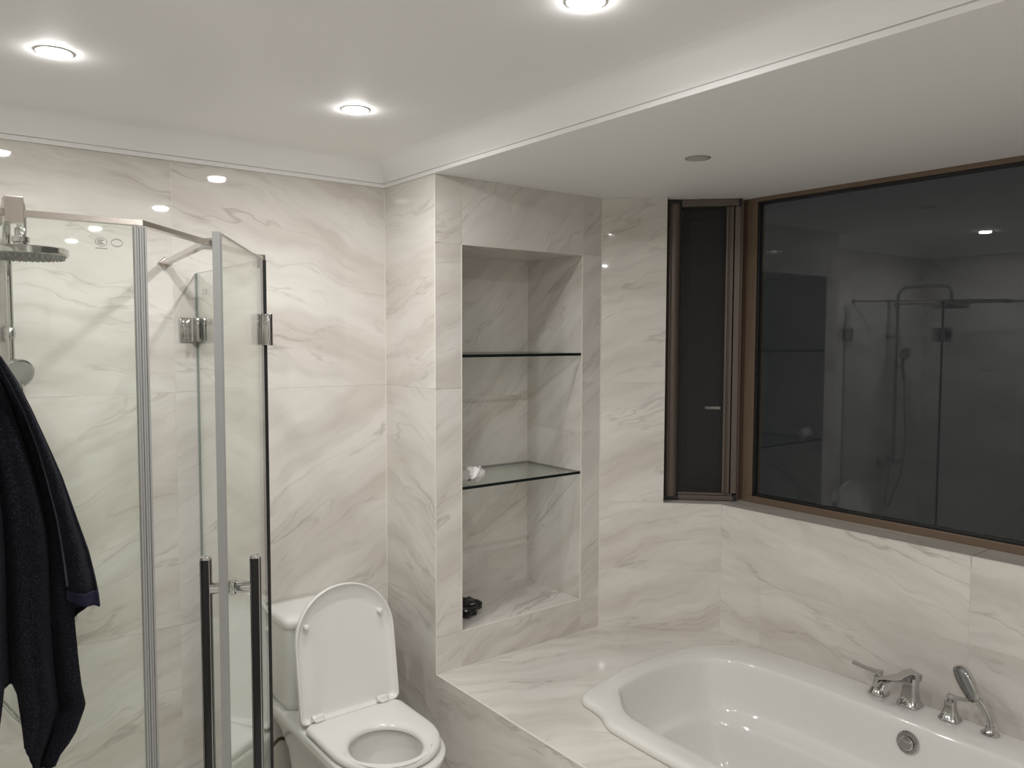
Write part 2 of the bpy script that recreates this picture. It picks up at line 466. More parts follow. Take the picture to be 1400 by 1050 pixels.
# corner and niche edge trims
bm = new_bm()
def strip(lo, hi): box(bm, lo, hi, 0, 0.0008)
strip((XB - 0.0014, YC - 0.0014, ZD), (XB + 0.0018, YC + 0.003, ZS))
struct(link('trim_3', bm, TRIM))
bm = new_bm()
strip((NX0 - .0005, YC - .0016, NZ0), (NX0 + .003, YC + .004, NZ1)); strip((NX1 - .003, YC - .0016, NZ0), (NX1 + .0005, YC + .004, NZ1))
strip((NX0, YC - .0016, NZ0 - .0025), (NX1, YC + .004, NZ0 + .0014)); strip((NX0, YC - .0016, NZ1 - .0014), (NX1, YC + .004, NZ1 + .0005))
struct(link('trim_4', bm, TRIM))
bm = new_bm()
box(bm, (XB - 0.0030, YA - 0.0030, 0.0), (XB - 0.0006, YA - 0.0006, ZS), 0)      # pale joint in the back corner
box(bm, (XD - 0.0018, YC - 0.0026, ZD), (XD + 0.0018, YC - 0.0002, ZS), 0)
struct(link('trim_5', bm, TRIM))

# window sill slab
bm = new_bm()
poly = [Dp(SW, 0, 0), Dp(DLEN, 0, 0), Vector((XE, WEND, 0)), Vector((3.0, WEND, 0)), Vector((3.0, 2.36, 0)), Dp(SW, 0.24, 0)]
lo_ = [bm.verts.new((p.x, p.y, ZW - 0.03)) for p in poly]; hi_ = [bm.verts.new((p.x, p.y, ZW + 0.0012)) for p in poly]
f = bm.faces.new(hi_); l = bm.loops.layers.uv['uv']
for lp in f.loops: lp[l].uv = (lp.vert.co.y * 1.0, lp.vert.co.x)
for i in range(len(poly)):
    j = (i + 1) % len(poly); ff = bm.faces.new((lo_[i], lo_[j], hi_[j], hi_[i]))
    for lp in ff.loops: lp[l].uv = (lp.vert.co.y, lp.vert.co.x + lp.vert.co.z)
bmesh.ops.recalc_face_normals(bm, faces=bm.faces[:])
for yy in (1.10, 0.30): box(bm, (XE + .001, yy - .001, ZW), (XF, yy + .001, ZW + .0016), 1)
struct(link('trim_6', bm, [SILLM, simple('sill_joint', (0.13, 0.12, 0.11), 0.6)]))

# ------------------------------------------------------------------ windows
def wframe(name, loc):
    o = bpy.data.objects.new(name, None); COL.objects.link(o); o.location = loc
    return struct(o)
# big fixed window
w2 = wframe('window_2', (XF + .02, 0.85, ZW))
ZFB, ZFT = ZW + 0.001, ZS
YG0, YG1 = 2.035, WEND + 0.04
bm = new_bm()
box(bm, (XF, WEND, ZFB), (XF + .06, 2.062, 1.029), 0, 0.002)
box(bm, (XF, WEND, 2.262), (XF + .06, 2.062, ZFT), 0, 0.002)
box(bm, (XF, YG0, 1.029), (XF + .06, 2.062, 2.262), 0, 0.002)
box(bm, (XF, WEND, 1.029), (XF + .06, YG1, 2.262), 0, 0.002)
# corner post with a groove, joins the two windows
box(bm, (XF + .004, 2.0635, ZFB), (XF + .06, 2.0865, ZFT), 0, 0.002)
box(bm, (XF + .012, 2.086, ZFB), (XF + .06, 2.125, ZFT), 0, 0.001)
link('window_frame', bm, BRONZE, w2)
bm = new_bm()
g = 0.011
for lo, hi in (((YG1, 1.029), (YG0, 1.029 + g)), ((YG1, 2.262 - g), (YG0, 2.262)), ((YG0 - g, 1.029), (YG0, 2.262)), ((YG1, 1.029), (YG1 + g, 2.262))):
    box(bm, (XF + .006, lo[0], lo[1]), (XF + .030, hi[0], hi[1]), 0, 0.0015)
link('gasket', bm, RUBBER, w2)
bm = new_bm(); box(bm, (XF + .014, YG1 + .002, 1.031), (XF + .020, YG0 - .002, 2.260), 0)
link('window_pane', bm, PANE, w2)
# narrow casement in the chamfer
w1 = wframe('window_1', Dp(0.42, 0.14, ZW))
bm = new_bm()
def dbox(s0, s1, o0, o1, z0, z1, mi=0, bev=0.0015): frame_box(bm, D0, DU, DN, Z, (s0, o0, z0), (s1, o1, z1), mi, bev)
FO = 0.118
dbox(SW, .594, FO, FO + .05, ZFB, 1.035); dbox(SW, .594, FO, FO + .05, 2.245, ZFT)
dbox(SW, .335, FO, FO + .05, 1.035, 2.245); dbox(.560, .594, FO, FO + .05, 1.035, 2.245)
link('window_frame', bm, BRONZE, w1)
bm = new_bm()
dbox(.345, .372, FO + .012, FO + .045, 1.045, 2.235); dbox(.525, .553, FO + .012, FO + .045, 1.045, 2.235)
dbox(.372, .525, FO + .012, FO + .045, 1.045, 1.085); dbox(.372, .525, FO + .012, FO + .045, 2.195, 2.235)
link('sash', bm, BRONZE, w1)
bm = new_bm(); dbox(.370, .527, FO + .024, FO + .030, 1.083, 2.197, 0, 0)
link('window_pane', bm, PANE, w1)
bm = new_bm()
dbox(.500, .520, FO - .018, FO + .014, 1.365, 1.435, 0, .004); dbox(.440, .512, FO - .030, FO - .016, 1.388, 1.408, 0, .005)
link('window_handle', bm, simple('pale_handle', (0.35, 0.33, 0.30), 0.35), w1)

# retractable insect screen in front of the casement
sc = thing('insect_screen', 'brown roll-up insect screen with dark mesh in the narrow window beside the shelf niche', 'insect screen', Dp(0.42, 0.085, ZW + .002))
bm = new_bm()
SO = 0.058
rg = []
for z in (1.018, 2.262):
    rg.append([Dp(.302 + .030 * math.cos(t), SO + .030 - .030 * math.sin(t), z) for t in [PI * k / 12 for k in range(13)]] + [Dp(SW + .002, SO + .058, z), Dp(.332, SO + .058, z)][::1])
loft(bm, rg, 0)
bmesh.ops.recalc_face_normals(bm, faces=bm.faces[:])
dbox(SW + .001, .276, SO + .020, SO + .058, 1.002, 2.276)
dbox(.284, .289, SO - .001, SO + .010, 1.022, 2.256)
link('cassette', bm, SCREENF, sc, True, 40)
bm = new_bm(); dbox(.274, .333, SO - .001, SO + .058, 2.262, 2.277); link('end_cap', bm, RUBBER, sc)
bm = new_bm(); dbox(.274, .333, SO - .001, SO + .058, 1.0015, 1.018); link('end_cap', bm, RUBBER, sc)
bm = new_bm(); dbox(.333, .566, SO + .006, SO + .050, 2.250, 2.278); link('top_track', bm, SCREENF, sc)
bm = new_bm(); dbox(.566, .580, SO + .006, SO + .052, 2.248, 2.2785); link('corner_cap', bm, RUBBER, sc)
bm = new_bm(); dbox(.333, .564, SO + .008, SO + .050, 1.003, 1.022); dbox(.333, .564, SO + .022, SO + .050, 1.022, 1.032); link('bottom_track', bm, SCREENF, sc)
bm = new_bm(); dbox(.564, .578, SO + .008, SO + .050, 1.0015, 1.028); link('corner_cap', bm, RUBBER, sc)
bm = new_bm()
dbox(.518, .528, SO + .012, SO + .048, 1.034, 2.248); dbox(.5285, .533, SO + .006, SO + .044, 1.034, 2.248); dbox(.534, .549, SO + .016, SO + .048, 1.034, 2.248)
link('pull_bar', bm, SCREENF, sc)
bm = new_bm(); dbox(.553, .577, SO + .010, SO + .050, 1.034, 2.249); dbox(.5785, .584, SO + .02, SO + .055, 1.003, 2.276); link('receiver_post', bm, SCREENF, sc)
bm = new_bm(); dbox(.330, .520, SO + .030, SO + .0312, 1.030, 2.252, 0, 0); link('mesh', bm, MESHM, sc)

# ------------------------------------------------------------------ downlights
def downlight(x, y, z, r, lit, label, group):
    t = thing('downlight', label, 'ceiling light', (x, y, z), group)
    bm = new_bm(); h = 0.004
    lathe(bm, [(r + .008, 0.0005), (r + .008, -h * .3), (r + .006, -h * .6), (r + .001, -h * .6), (r, -h * .3), (r, .0005)], (x, y, z), Z, 40, 0, False, False)
    link('trim_ring', bm, RINGM if lit else RINGG, t, True)
    bm = new_bm()
    lathe(bm, [(r, -0.0026), (r * .97, -0.0056), (r * .8, -0.0086), (r * .45, -0.0104), (0.001, -0.011)] if lit else [(r, -0.0026), (r * .7, -0.0034), (0.001, -0.0038)], (x, y, z), Z, 40, 0, False, True)
    bmesh.ops.recalc_face_normals(bm, faces=bm.faces[:])
    link('lens', bm, LENS_ON if lit else LENS_OFF, t, True)
    if lit:
        ld = bpy.data.lights.new('downlight_beam', 'AREA'); ld.shape = 'DISK'; ld.size = 2 * r * .9
        ld.energy = LAMP_W; ld.spread = math.radians(LAMP_SPREAD); ld.color = (1.0, 0.99, 0.975)
        lo = bpy.data.objects.new('downlight_beam', ld); COL.objects.link(lo); lo.parent = t; lo.location = (0, 0, -.0125)
    return t
G = 'lit recessed ceiling downlights'
downlight(0.318, 2.185, ZC, 0.034, True, 'lit recessed downlight above the shower, leftmost on the white ceiling', G)
downlight(1.095, 2.180, ZC, 0.034, True, 'lit recessed downlight above the toilet, in front of the tiled back wall', G)
downlight(1.112, 1.205, ZC, 0.034, True, 'lit recessed downlight cut by the top edge, nearest the tub soffit', G)
downlight(0.330, 1.205, ZC, 0.034, True, 'lit recessed downlight nearest the camera, seen only in tile reflections', G)
downlight(1.000, 0.110, ZC, 0.034, True, 'lit recessed downlight behind the camera on the tub side, out of frame', G)
downlight(-0.670, -0.360, ZC, 0.034, True, 'lit recessed downlight behind the camera on the door side, out of frame', G)
downlight(1.000, -0.720, ZC, 0.034, True, 'added fill downlight at the far rear of the room, out of frame', G)  # unseen lamp, added to raise the ambient light
downlight(2.077, 1.712, ZS, 0.034, False, 'unlit grey recessed downlight in the lower soffit over the bathtub', 'unlit downlights')

# ------------------------------------------------------------------ bathtub
tub = thing('bathtub', 'white drop-in bathtub set in the marble deck below the dark window', 'bathtub', (2.18, TY, 0.06))
def at(r, z): return [Vector((p.x, p.y, z)) for p in r]
def blend(a, b, t): return [p * (1 - t) + q * t for p, q in zip(a, b)]
def shrink(r, sx, sy0):
    return [Vector((CEN.x + (p.x - CEN.x) * sx, CEN.y + (p.y - CEN.y) * sy0, 0)) for p in r]
bm = new_bm()
rings = [at(grow(OR_, -.004), ZD + .0005), at(OR_, ZD + .006), at(OR_, ZD + .016), at(grow(OR_, -.003), ZD + .024), at(grow(OR_, -.010), ZD + .030), at(grow(OR_, -.020), ZD + .032)]
A = grow(OR_, -.020); Bq = grow(IR_, .010)
rings += [at(blend(A, Bq, .5), ZD + .0325), at(Bq, ZD + .032), at(grow(IR_, .004), ZD + .029), at(IR_, ZD + .022), at(grow(IR_, -.004), ZD + .008)]
# inside walls: steep upper wall, arm-rest ledge along the long sides, sloping backrest at the ends
def side_w(p):    # 1 along the long sides, 0 at the ends
    t = abs(p.y - TY); return max(0.0, min(1.0, (0.66 - t) / 0.10))
def inner(dx, dy, z, dz_ledge=0.0):
    o = []
    for p in IR_:
        s = side_w(p); ex = (p.x - CEN.x); ey = (p.y - CEN.y)
        sx = 1 - (dx) / 0.34; sy = 1 - dy / 0.74
        o.append(Vector((CEN.x + ex * sx, CEN.y + ey * sy, z + dz_ledge * s)))
    return o
rings += [inner(.012, .016, .40), inner(.020, .034, .345), inner(.026, .048, .315), inner(.032, .055, .304), inner(.042, .060, .299), inner(.075, .075, .292),
          inner(.090, .082, .286), inner(.098, .088, .270), inner(.108, .11, .21), inner(.122, .15, .14), inner(.140, .19, .105), inner(.17, .23, .09), inner(.24, .34, .086)]
loft(bm, rings, 0, False, True)
bmesh.ops.recalc_face_normals(bm, faces=bm.faces[:])
link('basin', bm, TUBM, tub, True, 80)
# overflow cover on the long side under the spout
bm = new_bm(); oc = Vector((2.497, 1.178, 0.420)); oa = Vector((-1, 0, 0.10)).normalized()
lathe(bm, [(.036, -.006), (.036, .004), (.033, .008), (.025, .009), (.024, .006), (.020, .006)], oc, oa, 36, 0, False, False)
lathe(bm, [(.0225, .004), (.0225, .014), (.019, .018), (.001, .0185)], oc, oa, 36, 0, False, True)
link('overflow_cover', bm, CHROME, tub, True)
# sealant along the wall side, with grime
m, nt, b = mat('sealant'); b.inputs['Roughness'].default_value = .4
tcn = nd(nt, 'ShaderNodeTexCoord'); nn = nd(nt, 'ShaderNodeTexNoise'); nn.inputs['Scale'].default_value = 14; nn.inputs['Detail'].default_value = 4
rr = nd(nt, 'ShaderNodeValToRGB'); rr.color_ramp.elements[0].position = .40; rr.color_ramp.elements[0].color = (.20, .155, .11, 1)
rr.color_ramp.elements[1].position = .56; rr.color_ramp.elements[1].color = (.60, .565, .51, 1)
nt.links.new(tcn.outputs['Object'], nn.inputs['Vector']); nt.links.new(nn.outputs['Fac'], rr.inputs[0]); nt.links.new(rr.outputs[0], b.inputs['Base Color'])
bm = new_bm()
tube(bm, [p + Vector((0.002, 0, ZD + .002)) for p in OR_[:] if p.x > 2.60], .0035, 8)
link('sealant_bead', bm, m, tub, True)

# ------------------------------------------------------------------ bath filler set
ZR = ZD + 0.0325
def flare(bm, x, y, z, h, w0, w1, w2=None):
    w2 = w2 or w1
    prof_ = [(w0, 0), (w0, .006), (w0 * .92, .010), (w0 * .74, .020), (w1 * 1.12, .034), (w1, .046), (w2, h)]
    rg = []
    for w, hh in prof_:
        c = w * .30
        rg.append([Vector((x + a, y + b_, z + hh)) for a, b_ in ((w, -w + c), (w, w - c), (w - c, w), (-w + c, w), (-w, w - c), (-w, -w + c), (-w + c, -w), (w - c, -w))])
    loft(bm, rg, 0)
def lever(bm, x, y, z, dirv, ln):
    d = Vector(dirv).normalized()
    lathe(bm, [(.0095, -.012), (.0095, 0), (.011, .002), (.011, .008), (.009, .012), (.001, .013)], (x, y, z), Z, 20)
    p0 = Vector((x, y, z + .005)) - d * .010; pts = [p0 + d * (ln * k / 6) + Z * (.010 * (k / 6) ** 2) for k in range(7)]
    tube(bm, pts, [1.25, 1.1, .95, .85, .8, .85, .95], 8, rect=(.0075, .0058))
FX = 2.622
h1 = thing('faucet_handle', 'chrome lever tap on the tub rim left of the spout, lever pointing away', 'tap handle', (FX, 1.342, ZR), 'lever taps on the tub rim')
bm = new_bm(); flare(bm, FX, 1.342, ZR, .062, .029, .0145); link('base', bm, CHROME, h1, True, 40)
bm = new_bm(); lever(bm, FX, 1.342, ZR + .070, (0.02, 1, -0.06), .105); link('lever', bm, CHROME, h1, True, 40)
h2 = thing('faucet_handle', 'chrome lever tap on the tub rim between the spout and the hand shower', 'tap handle', (FX, 1.108, ZR), 'lever taps on the tub rim')
bm = new_bm(); flare(bm, FX, 1.108, ZR, .062, .029, .0145); link('base', bm, CHROME, h2, True, 40)
bm = new_bm(); lever(bm, FX, 1.108, ZR + .070, (0.05, -1, -0.02), .064); link('lever', bm, CHROME, h2, True, 40)
sp = thing('bath_spout', 'square chrome bath spout curving over the tub between two lever taps', 'faucet', (FX, 1.235, ZR))
bm = new_bm(); flare(bm, FX, 1.235, ZR, .098, .034, .021, .022); link('base', bm, CHROME, sp, True, 40)
bm = new_bm()
path = [(FX + .026, 1.235, ZR + .096, .020, .012), (FX + .012, 1.235, ZR + .100, .023, .016), (FX - .010, 1.235, ZR + .098, .023, .016), (FX - .035, 1.235, ZR + .092, .022, .012),
        (FX - .060, 1.235, ZR + .090, .022, .011), (FX - .085, 1.235, ZR + .088, .023, .012), (FX - .105, 1.235, ZR + .080, .024, .014), (FX - .114, 1.235, ZR + .064, .024, .013)]
rg = []
for i, (x, y, z, a, b_) in enumerate(path):
    p = Vector((x, y, z)); q = Vector(path[min(i + 1, len(path) - 1)][:3]) - Vector(path[max(i - 1, 0)][:3]); q.normalize()
    n_ = Vector((-q.z, 0, q.x)); n_ = -n_ if n_.z < 0 and abs(n_.z) > .3 else n_
    if i == len(path) - 1: n_ = Vector((-.97, 0, .25))
    n_ = n_ if n_.z > -0.2 else -n_
    c = .25
    rg.append([p + Y * (a * sx) + n_ * (b_ * sy) for sx, sy in ((1, -1 + c), (1, 1 - c), (1 - c, 1), (-1 + c, 1), (-1, 1 - c), (-1, -1 + c), (-1 + c, -1), (1 - c, -1))])
loft(bm, rg, 0); bmesh.ops.recalc_face_normals(bm, faces=bm.faces[:])
bmesh.ops.rotate(bm, verts=bm.verts[:], cent=(FX, 1.235, ZR), matrix=Matrix.Rotation(math.radians(-27), 3, 'Z'))
link('spout', bm, CHROME, sp, True, 40)

hs = thing('hand_shower', 'chrome oval hand shower standing in its holder at the right end of the tub rim', 'hand shower', (FX, .990, ZR))
bm = new_bm(); lathe(bm, [(.026, 0), (.026, .004), (.018, .008), (.013, .018), (.0125, .026)], (FX, .990, ZR), Z, 28); link('holder', bm, CHROME, hs, True, 40)
hp = spline([(FX, .990, ZR + .022), (FX + .002, .996, ZR + .050), (FX + .003, 1.012, ZR + .078), (FX, 1.030, ZR + .098)], 5)
bm = new_bm(); tube(bm, hp, [.0100 + .0035 * (k / (len(hp) - 1)) for k in range(len(hp))], 16); link('handle', bm, CHROME, hs, True, 60)
# oval head, face turned towards the tub
hc = Vector((FX - .004, 1.062, ZR + .135)); la = Vector((0.02, .52, .85)).normalized(); fn = Vector((-.80, .42, -.24)); fn = (fn - la * fn.dot(la)).normalized(); wa = la.cross(fn)
def oval(a, b_, h, sq=2.6, n=40):
    o = []
    for k in range(n):
        t = 2 * PI * k / n; c, s = math.cos(t), math.sin(t)
        o.append(hc + la * (a * math.copysign(abs(c) ** (2 / sq), c)) + wa * (b_ * math.copysign(abs(s) ** (2 / sq), s)) + fn * h)
    return o
bm = new_bm(); loft(bm, [oval(.030, .012, -.022), oval(.048, .026, -.018), oval(.056, .035, -.008), oval(.058, .037, .002), oval(.056, .035, .006), oval(.050, .030, .0065)], 0)
link('head', bm, CHROME, hs, True, 50)
bm = new_bm(); loft(bm, [oval(.049, .029, .0066), oval(.048, .028, .0085), oval(.010, .006, .0095)], 0); link('spray_face', bm, simple('grey_spray_face', (.30, .30, .30), .2, .6), hs, True, 60)

# ------------------------------------------------------------------ toilet
TX = 1.198
t = thing('toilet', 'white two-piece toilet with raised lid standing against the marble wall', 'toilet', (TX, 2.40, 0))
def dring(hw, y0, y1, z, n=48, sq=2.0, r=.045, front=.20):
    """D outline: straight back at y1 (with small corner radius r), round front ending at y0"""
    o = []; yc = y0 + front
    for k in range(n // 2 + 1):
        a = PI * k / (n // 2)
        c, s = math.cos(a), math.sin(a)
        o.append(Vector((TX + hw * math.copysign(abs(c) ** (2 / sq), c), yc - front * abs(s) ** (2 / sq), z)))
    m_ = 6; yb = y1 - r
    for k in range(1, 9): o.append(Vector((TX - hw, yc + (yb - yc) * k / 9, z)))
    for k in range(m_ + 1):     # left back corner
        a = PI - PI / 2 * k / m_
        o.append(Vector((TX - hw + r + r * math.cos(a), y1 - r + r * math.sin(a), z)))
    for k in range(1, 12): o.append(Vector((TX - hw + r + (2 * hw - 2 * r) * k / 12, y1, z)))
    for k in range(m_ + 1):
        a = PI / 2 - PI / 2 * k / m_
        o.append(Vector((TX + hw - r + r * math.cos(a), y1 - r + r * math.sin(a), z)))
    for k in range(1, 9): o.append(Vector((TX + hw, yb + (yc - yb) * k / 9, z)))
    return o
def rect_ring(x0, x1, y0, y1, z, r, m_=6):
    o = []
    for (cx, cy, a0) in ((x1 - r, y1 - r, 0), (x0 + r, y1 - r, 90), (x0 + r, y0 + r, 180), (x1 - r, y0 + r, 270)):
        for k in range(m_ + 1):
            a = math.radians(a0 + 90 * k / m_); o.append(Vector((cx + r * math.cos(a), cy + r * math.sin(a), z)))
    return o
TW = .168
# bowl with rear shelf
def oval_ring(cx, cy, rx, ry, z, n=48):
    return [Vector((cx + rx * math.cos(2 * PI * k / n), cy + ry * math.sin(2 * PI * k / n), z)) for k in range(n)]
bm = new_bm()
loft(bm, [dring(.115, 2.14, 2.74, .001, r=.05, front=.14), dring(.113, 2.14, 2.74, .10, r=.05, front=.14), dring(.120, 2.11, 2.76, .20, r=.05, front=.15), dring(.145, 2.06, 2.785, .29, r=.05, front=.17),
          dring(.174, 2.020, 2.80, .345, r=.04, front=.20), dring(.182, 2.004, 2.805, .372, r=.035, front=.21), dring(.183, 2.002, 2.806, .384, r=.03, front=.21), dring(.178, 2.008, 2.80, .3905, r=.03, front=.208)], 0, True, False)
top = dring(.178, 2.008, 2.80, .3905, r=.03, front=.208)
# rim top closes onto the oval bowl mouth
n_o = len(top); BC = Vector((TX - .014, 2.185, 0))
def match_oval(rx, ry, z):
    o = []
    for p in top:
        d = p - BC; a = math.atan2(d.y / 1.25, d.x); o.append(Vector((BC.x + rx * math.cos(a), BC.y + ry * math.sin(a), z)))
    return o
loft(bm, [top, match_oval(.128, .150, .392), match_oval(.120, .142, .388), match_oval(.119, .141, .36), match_oval(.112, .132, .30), match_oval(.092, .108, .24), match_oval(.065, .075, .20), match_oval(.05, .06, .15)], 0, False, True)
bmesh.ops.remove_doubles(bm, verts=bm.verts[:], dist=1e-5)
bmesh.ops.recalc_face_normals(bm, faces=bm.faces[:])
link('bowl', bm, CERAM, t, True, 50)
bm = new_bm(); bm.faces.new([bm.verts.new(p) for p in match_oval(.075, .087, .218)]); link('water', bm, WATER, t)
# tank with a sculpted seam, lid
bm = new_bm()
loft(bm, [rect_ring(TX - TW + .012, TX + TW - .012, 2.612, 2.812, .392, .045), rect_ring(TX - TW + .003, TX + TW - .003, 2.600, 2.812, .412, .048), rect_ring(TX - TW, TX + TW, 2.597, 2.812, .42, .048),
          rect_ring(TX - TW, TX + TW, 2.594, 2.812, .688, .048)], 0)
link('tank', bm, CERAM, t, True, 50)
bm = new_bm()
loft(bm, [rect_ring(TX - TW - .003, TX + TW + .003, 2.591, 2.814, .6885, .048), rect_ring(TX - TW - .006, TX + TW + .006, 2.588, 2.815, .692, .050), rect_ring(TX - TW - .006, TX + TW + .006, 2.588, 2.815, .708, .050),
          rect_ring(TX - TW - .003, TX + TW + .003, 2.592, 2.813, .7185, .048), rect_ring(TX - TW + .010, TX + TW - .010, 2.604, 2.806, .7245, .040), rect_ring(TX - TW + .05, TX + TW - .05, 2.64, 2.78, .7255, .03)], 0)
link('tank_lid', bm, CERAM, t, True, 60)
bm = new_bm(); lathe(bm, [(.024, 0), (.024, .003), (.022, .0045), (.001, .005)], (TX, 2.70, .7255), Z, 32); link('flush_button', bm, CHROME, t, True)
# seat ring
bm = new_bm()
so = lambda g, z: dring(.178 - g, 2.026 + g, 2.448 - g, z, r=.030, front=.205 - g)
base_top = so(.0, .4)
def so_oval(rx, ry, z):
    o = []
    for p in base_top:
        d = p - BC; a = math.atan2(d.y / 1.2, d.x); o.append(Vector((BC.x + rx * math.cos(a), BC.y + ry * math.sin(a), z)))
    return o
loft(bm, [so_oval(.112, .128, .396), so(.006, .3965), so(.001, .399), so(.0, .404), so(.002, .412), so(.008, .417), so(.020, .4185), so_oval(.140, .158, .4180), so_oval(.125, .142, .4150), so_oval(.116, .132, .4095), so_oval(.112, .128, .403), so_oval(.112, .128, .396)], 0, False, False)
bmesh.ops.remove_doubles(bm, verts=bm.verts[:], dist=1e-5); bmesh.ops.recalc_face_normals(bm, faces=bm.faces[:])
link('seat', bm, SEATP, t, True, 60)
# raised seat cover: shell with a rim, leaning on the tank
piv = Vector((TX + .006, 2.466, .404)); lean = math.radians(9.0)
cu = Vector((0, math.sin(lean), math.cos(lean))); cn = Vector((0, -math.cos(lean), math.sin(lean)))   # up along cover, face towards camera
def cov(hw, z0, z1, h, r=.022, front=.185, n=56):
    o = []
    zc = z1 - front
    for k in range(n // 2 + 1):
        a = PI * k / (n // 2); c, s = math.cos(a), math.sin(a)
        o.append((hw * math.copysign(abs(c) ** .96, c), zc + front * abs(s) ** .96))
    for k in range(5):
        a = PI + PI / 2 * k / 4; o.append((-hw + r + r * math.cos(a), z0 + r + r * math.sin(a)))
    for k in range(5):
        a = 1.5 * PI + PI / 2 * k / 4; o.append((hw - r + r * math.cos(a), z0 + r + r * math.sin(a)))
    return [piv + X * a + cu * b_ + cn * h for a, b_ in o]
bm = new_bm()
loft(bm, [cov(.172, .008, .425, -.020), cov(.181, .001, .436, -.016), cov(.185, .0, .4395, -.006), cov(.185, .0, .4395, .008), cov(.1835, .0015, .438, .0105), cov(.1805, .004, .435, .0105), cov(.179, .006, .4335, .008),
          cov(.177, .009, .430, .000), cov(.166, .013, .407, -.0095), cov(.160, .017, .398, -.0110)], 0, True, True)
bmesh.ops.recalc_face_normals(bm, faces=bm.faces[:])
cover = link('seat_cover', bm, SEATP, t, True, 60)
for sx, hz in ((-.140, .318), (.138, .318)):
    bm = new_bm(); lathe(bm, [(.0095, -.010), (.0095, .006), (.0085, .010), (.005, .0125), (.001, .013)], piv + X * sx + cu * hz, cn, 20)
    o = link('bumper', bm, SEATP, None, True); o.parent = cover; o.matrix_parent_inverse = Matrix.Identity(4)
for sx in (-.125, .118):
    bm = new_bm()
    lathe(bm, [(.001, -.021), (.010, -.020), (.0115, -.017), (.0115, .017), (.010, .020), (.001, .021)], (TX + sx, 2.452, .4265), X, 20)
    box(bm, (TX + sx - .016, 2.430, .4185), (TX + sx + .016, 2.458, .4275), 0, .004)
    link('hinge', bm, SEATP, t, True, 40)

sh = new_bm()
tube(sh, spline([(1.020, 2.802, .135), (1.022, 2.775, .190), (1.035, 2.752, .222), (1.062, 2.762, .230), (1.098, 2.782, .206), (1.125, 2.797, .165), (1.150, 2.802, .125), (1.175, 2.806, .10), (1.19, 2.813, .085)], 6), .0065, 12)
o = link('supply_hose', sh, HOSEM, None, True, 60); tag(o, 'thin brown water supply hose looping behind the toilet base', 'hose')

# ------------------------------------------------------------------ niche shelves and what lies on them
def shelf(z, label):
    bm = new_bm(); box(bm, (NX0 + .001, YC + .006, z - .011), (NX1 - .001, nd_ - .002, z), 0)
    for f in bm.faces:
        if abs(f.normal.z) < .5: f.material_index = 1
    o = link('glass_shelf', bm, [SHELFG, GEDGE]); tag(o, label, 'shelf', 'glass shelves in the tiled niche'); return o
shelf(1.6335, 'upper clear glass shelf with dark edge in the tiled niche, empty')
shelf(1.1370, 'lower clear glass shelf with dark edge in the niche, carrying a white bundle')

def crumple(c, r, n1, n2, amp, seed, squash=1.0, floor=None, fr=3.0):
    rnd = random.Random(seed); ph = [(Vector((rnd.gauss(0, 1), rnd.gauss(0, 1), rnd.gauss(0, 1))) * fr, rnd.uniform(0, 6)) for _ in range(9)]
    bm = new_bm(); bmesh.ops.create_icosphere(bm, subdivisions=4, radius=1.0)
    for v in bm.verts:
        d = v.co.normalized(); k = 1.0
        for i, (w, p) in enumerate(ph): k += amp * (1 - 2 * abs(math.sin(w.dot(d) + p))) / (1 + i * .35)
        v.co = Vector(c) + Vector((d.x * r[0], d.y * r[1], d.z * r[2])) * k
        if floor is not None and v.co.z < floor: v.co.z = floor + (v.co.z - floor) * .03
    zmin = min(v.co.z for v in bm.verts)
    if floor is not None:
        for v in bm.verts: v.co.z += floor - zmin
    return bm
bm = crumple((1.752, 2.585, .625), (.080, .060, .040), 4, 4, .10, 5, floor=NZ0 + .0012, fr=2.2)
o = link('plastic_bag', bm, BAGM, None, False); tag(o, 'crumpled black plastic bag on the stone floor of the niche', 'bag')
pk = thing('white_bundle', 'small crumpled white wrapped bundle with purple marks on the lower glass shelf', 'bundle', (1.73, 2.52, 1.138))
bm = crumple((1.752, 2.512, 1.172), (.046, .038, .036), 4, 4, .085, 11, floor=1.1375, fr=1.8)
m, nt, b = mat('white_print_wrap'); b.inputs['Roughness'].default_value = .5
tcn = nd(nt, 'ShaderNodeTexCoord'); nn = nd(nt, 'ShaderNodeTexNoise'); nn.inputs['Scale'].default_value = 38; nn.inputs['Detail'].default_value = 1
n2 = nd(nt, 'ShaderNodeTexNoise'); n2.inputs['Scale'].default_value = 22; n2.inputs['Detail'].default_value = 0
sb = nd(nt, 'ShaderNodeMath', operation='SUBTRACT'); sb.inputs[1].default_value = .5; ab = nd(nt, 'ShaderNodeMath', operation='ABSOLUTE')
ad = nd(nt, 'ShaderNodeMath', operation='ADD'); gt = nd(nt, 'ShaderNodeMath', operation='LESS_THAN'); gt.inputs[1].default_value = .52
ml = nd(nt, 'ShaderNodeMath', operation='MULTIPLY'); ml.inputs[1].default_value = .25
rr = nd(nt, 'ShaderNodeValToRGB'); rr.color_ramp.elements[0].position = .018; rr.color_ramp.elements[0].color = (.10, .08, .20, 1)
rr.color_ramp.elements[1].position = .032; rr.color_ramp.elements[1].color = (.84, .825, .80, 1)
for nz in (nn, n2): nt.links.new(tcn.outputs['Object'], nz.inputs['Vector'])
nt.links.new(nn.outputs['Fac'], sb.inputs[0]); nt.links.new(sb.outputs[0], ab.inputs[0]); nt.links.new(n2.outputs['Fac'], gt.inputs[0]); nt.links.new(gt.outputs[0], ml.inputs[0])
nt.links.new(ab.outputs[0], ad.inputs[0]); nt.links.new(ml.outputs[0], ad.inputs[1]); nt.links.new(ad.outputs[0], rr.inputs[0]); nt.links.new(rr.outputs[0], b.inputs['Base Color'])
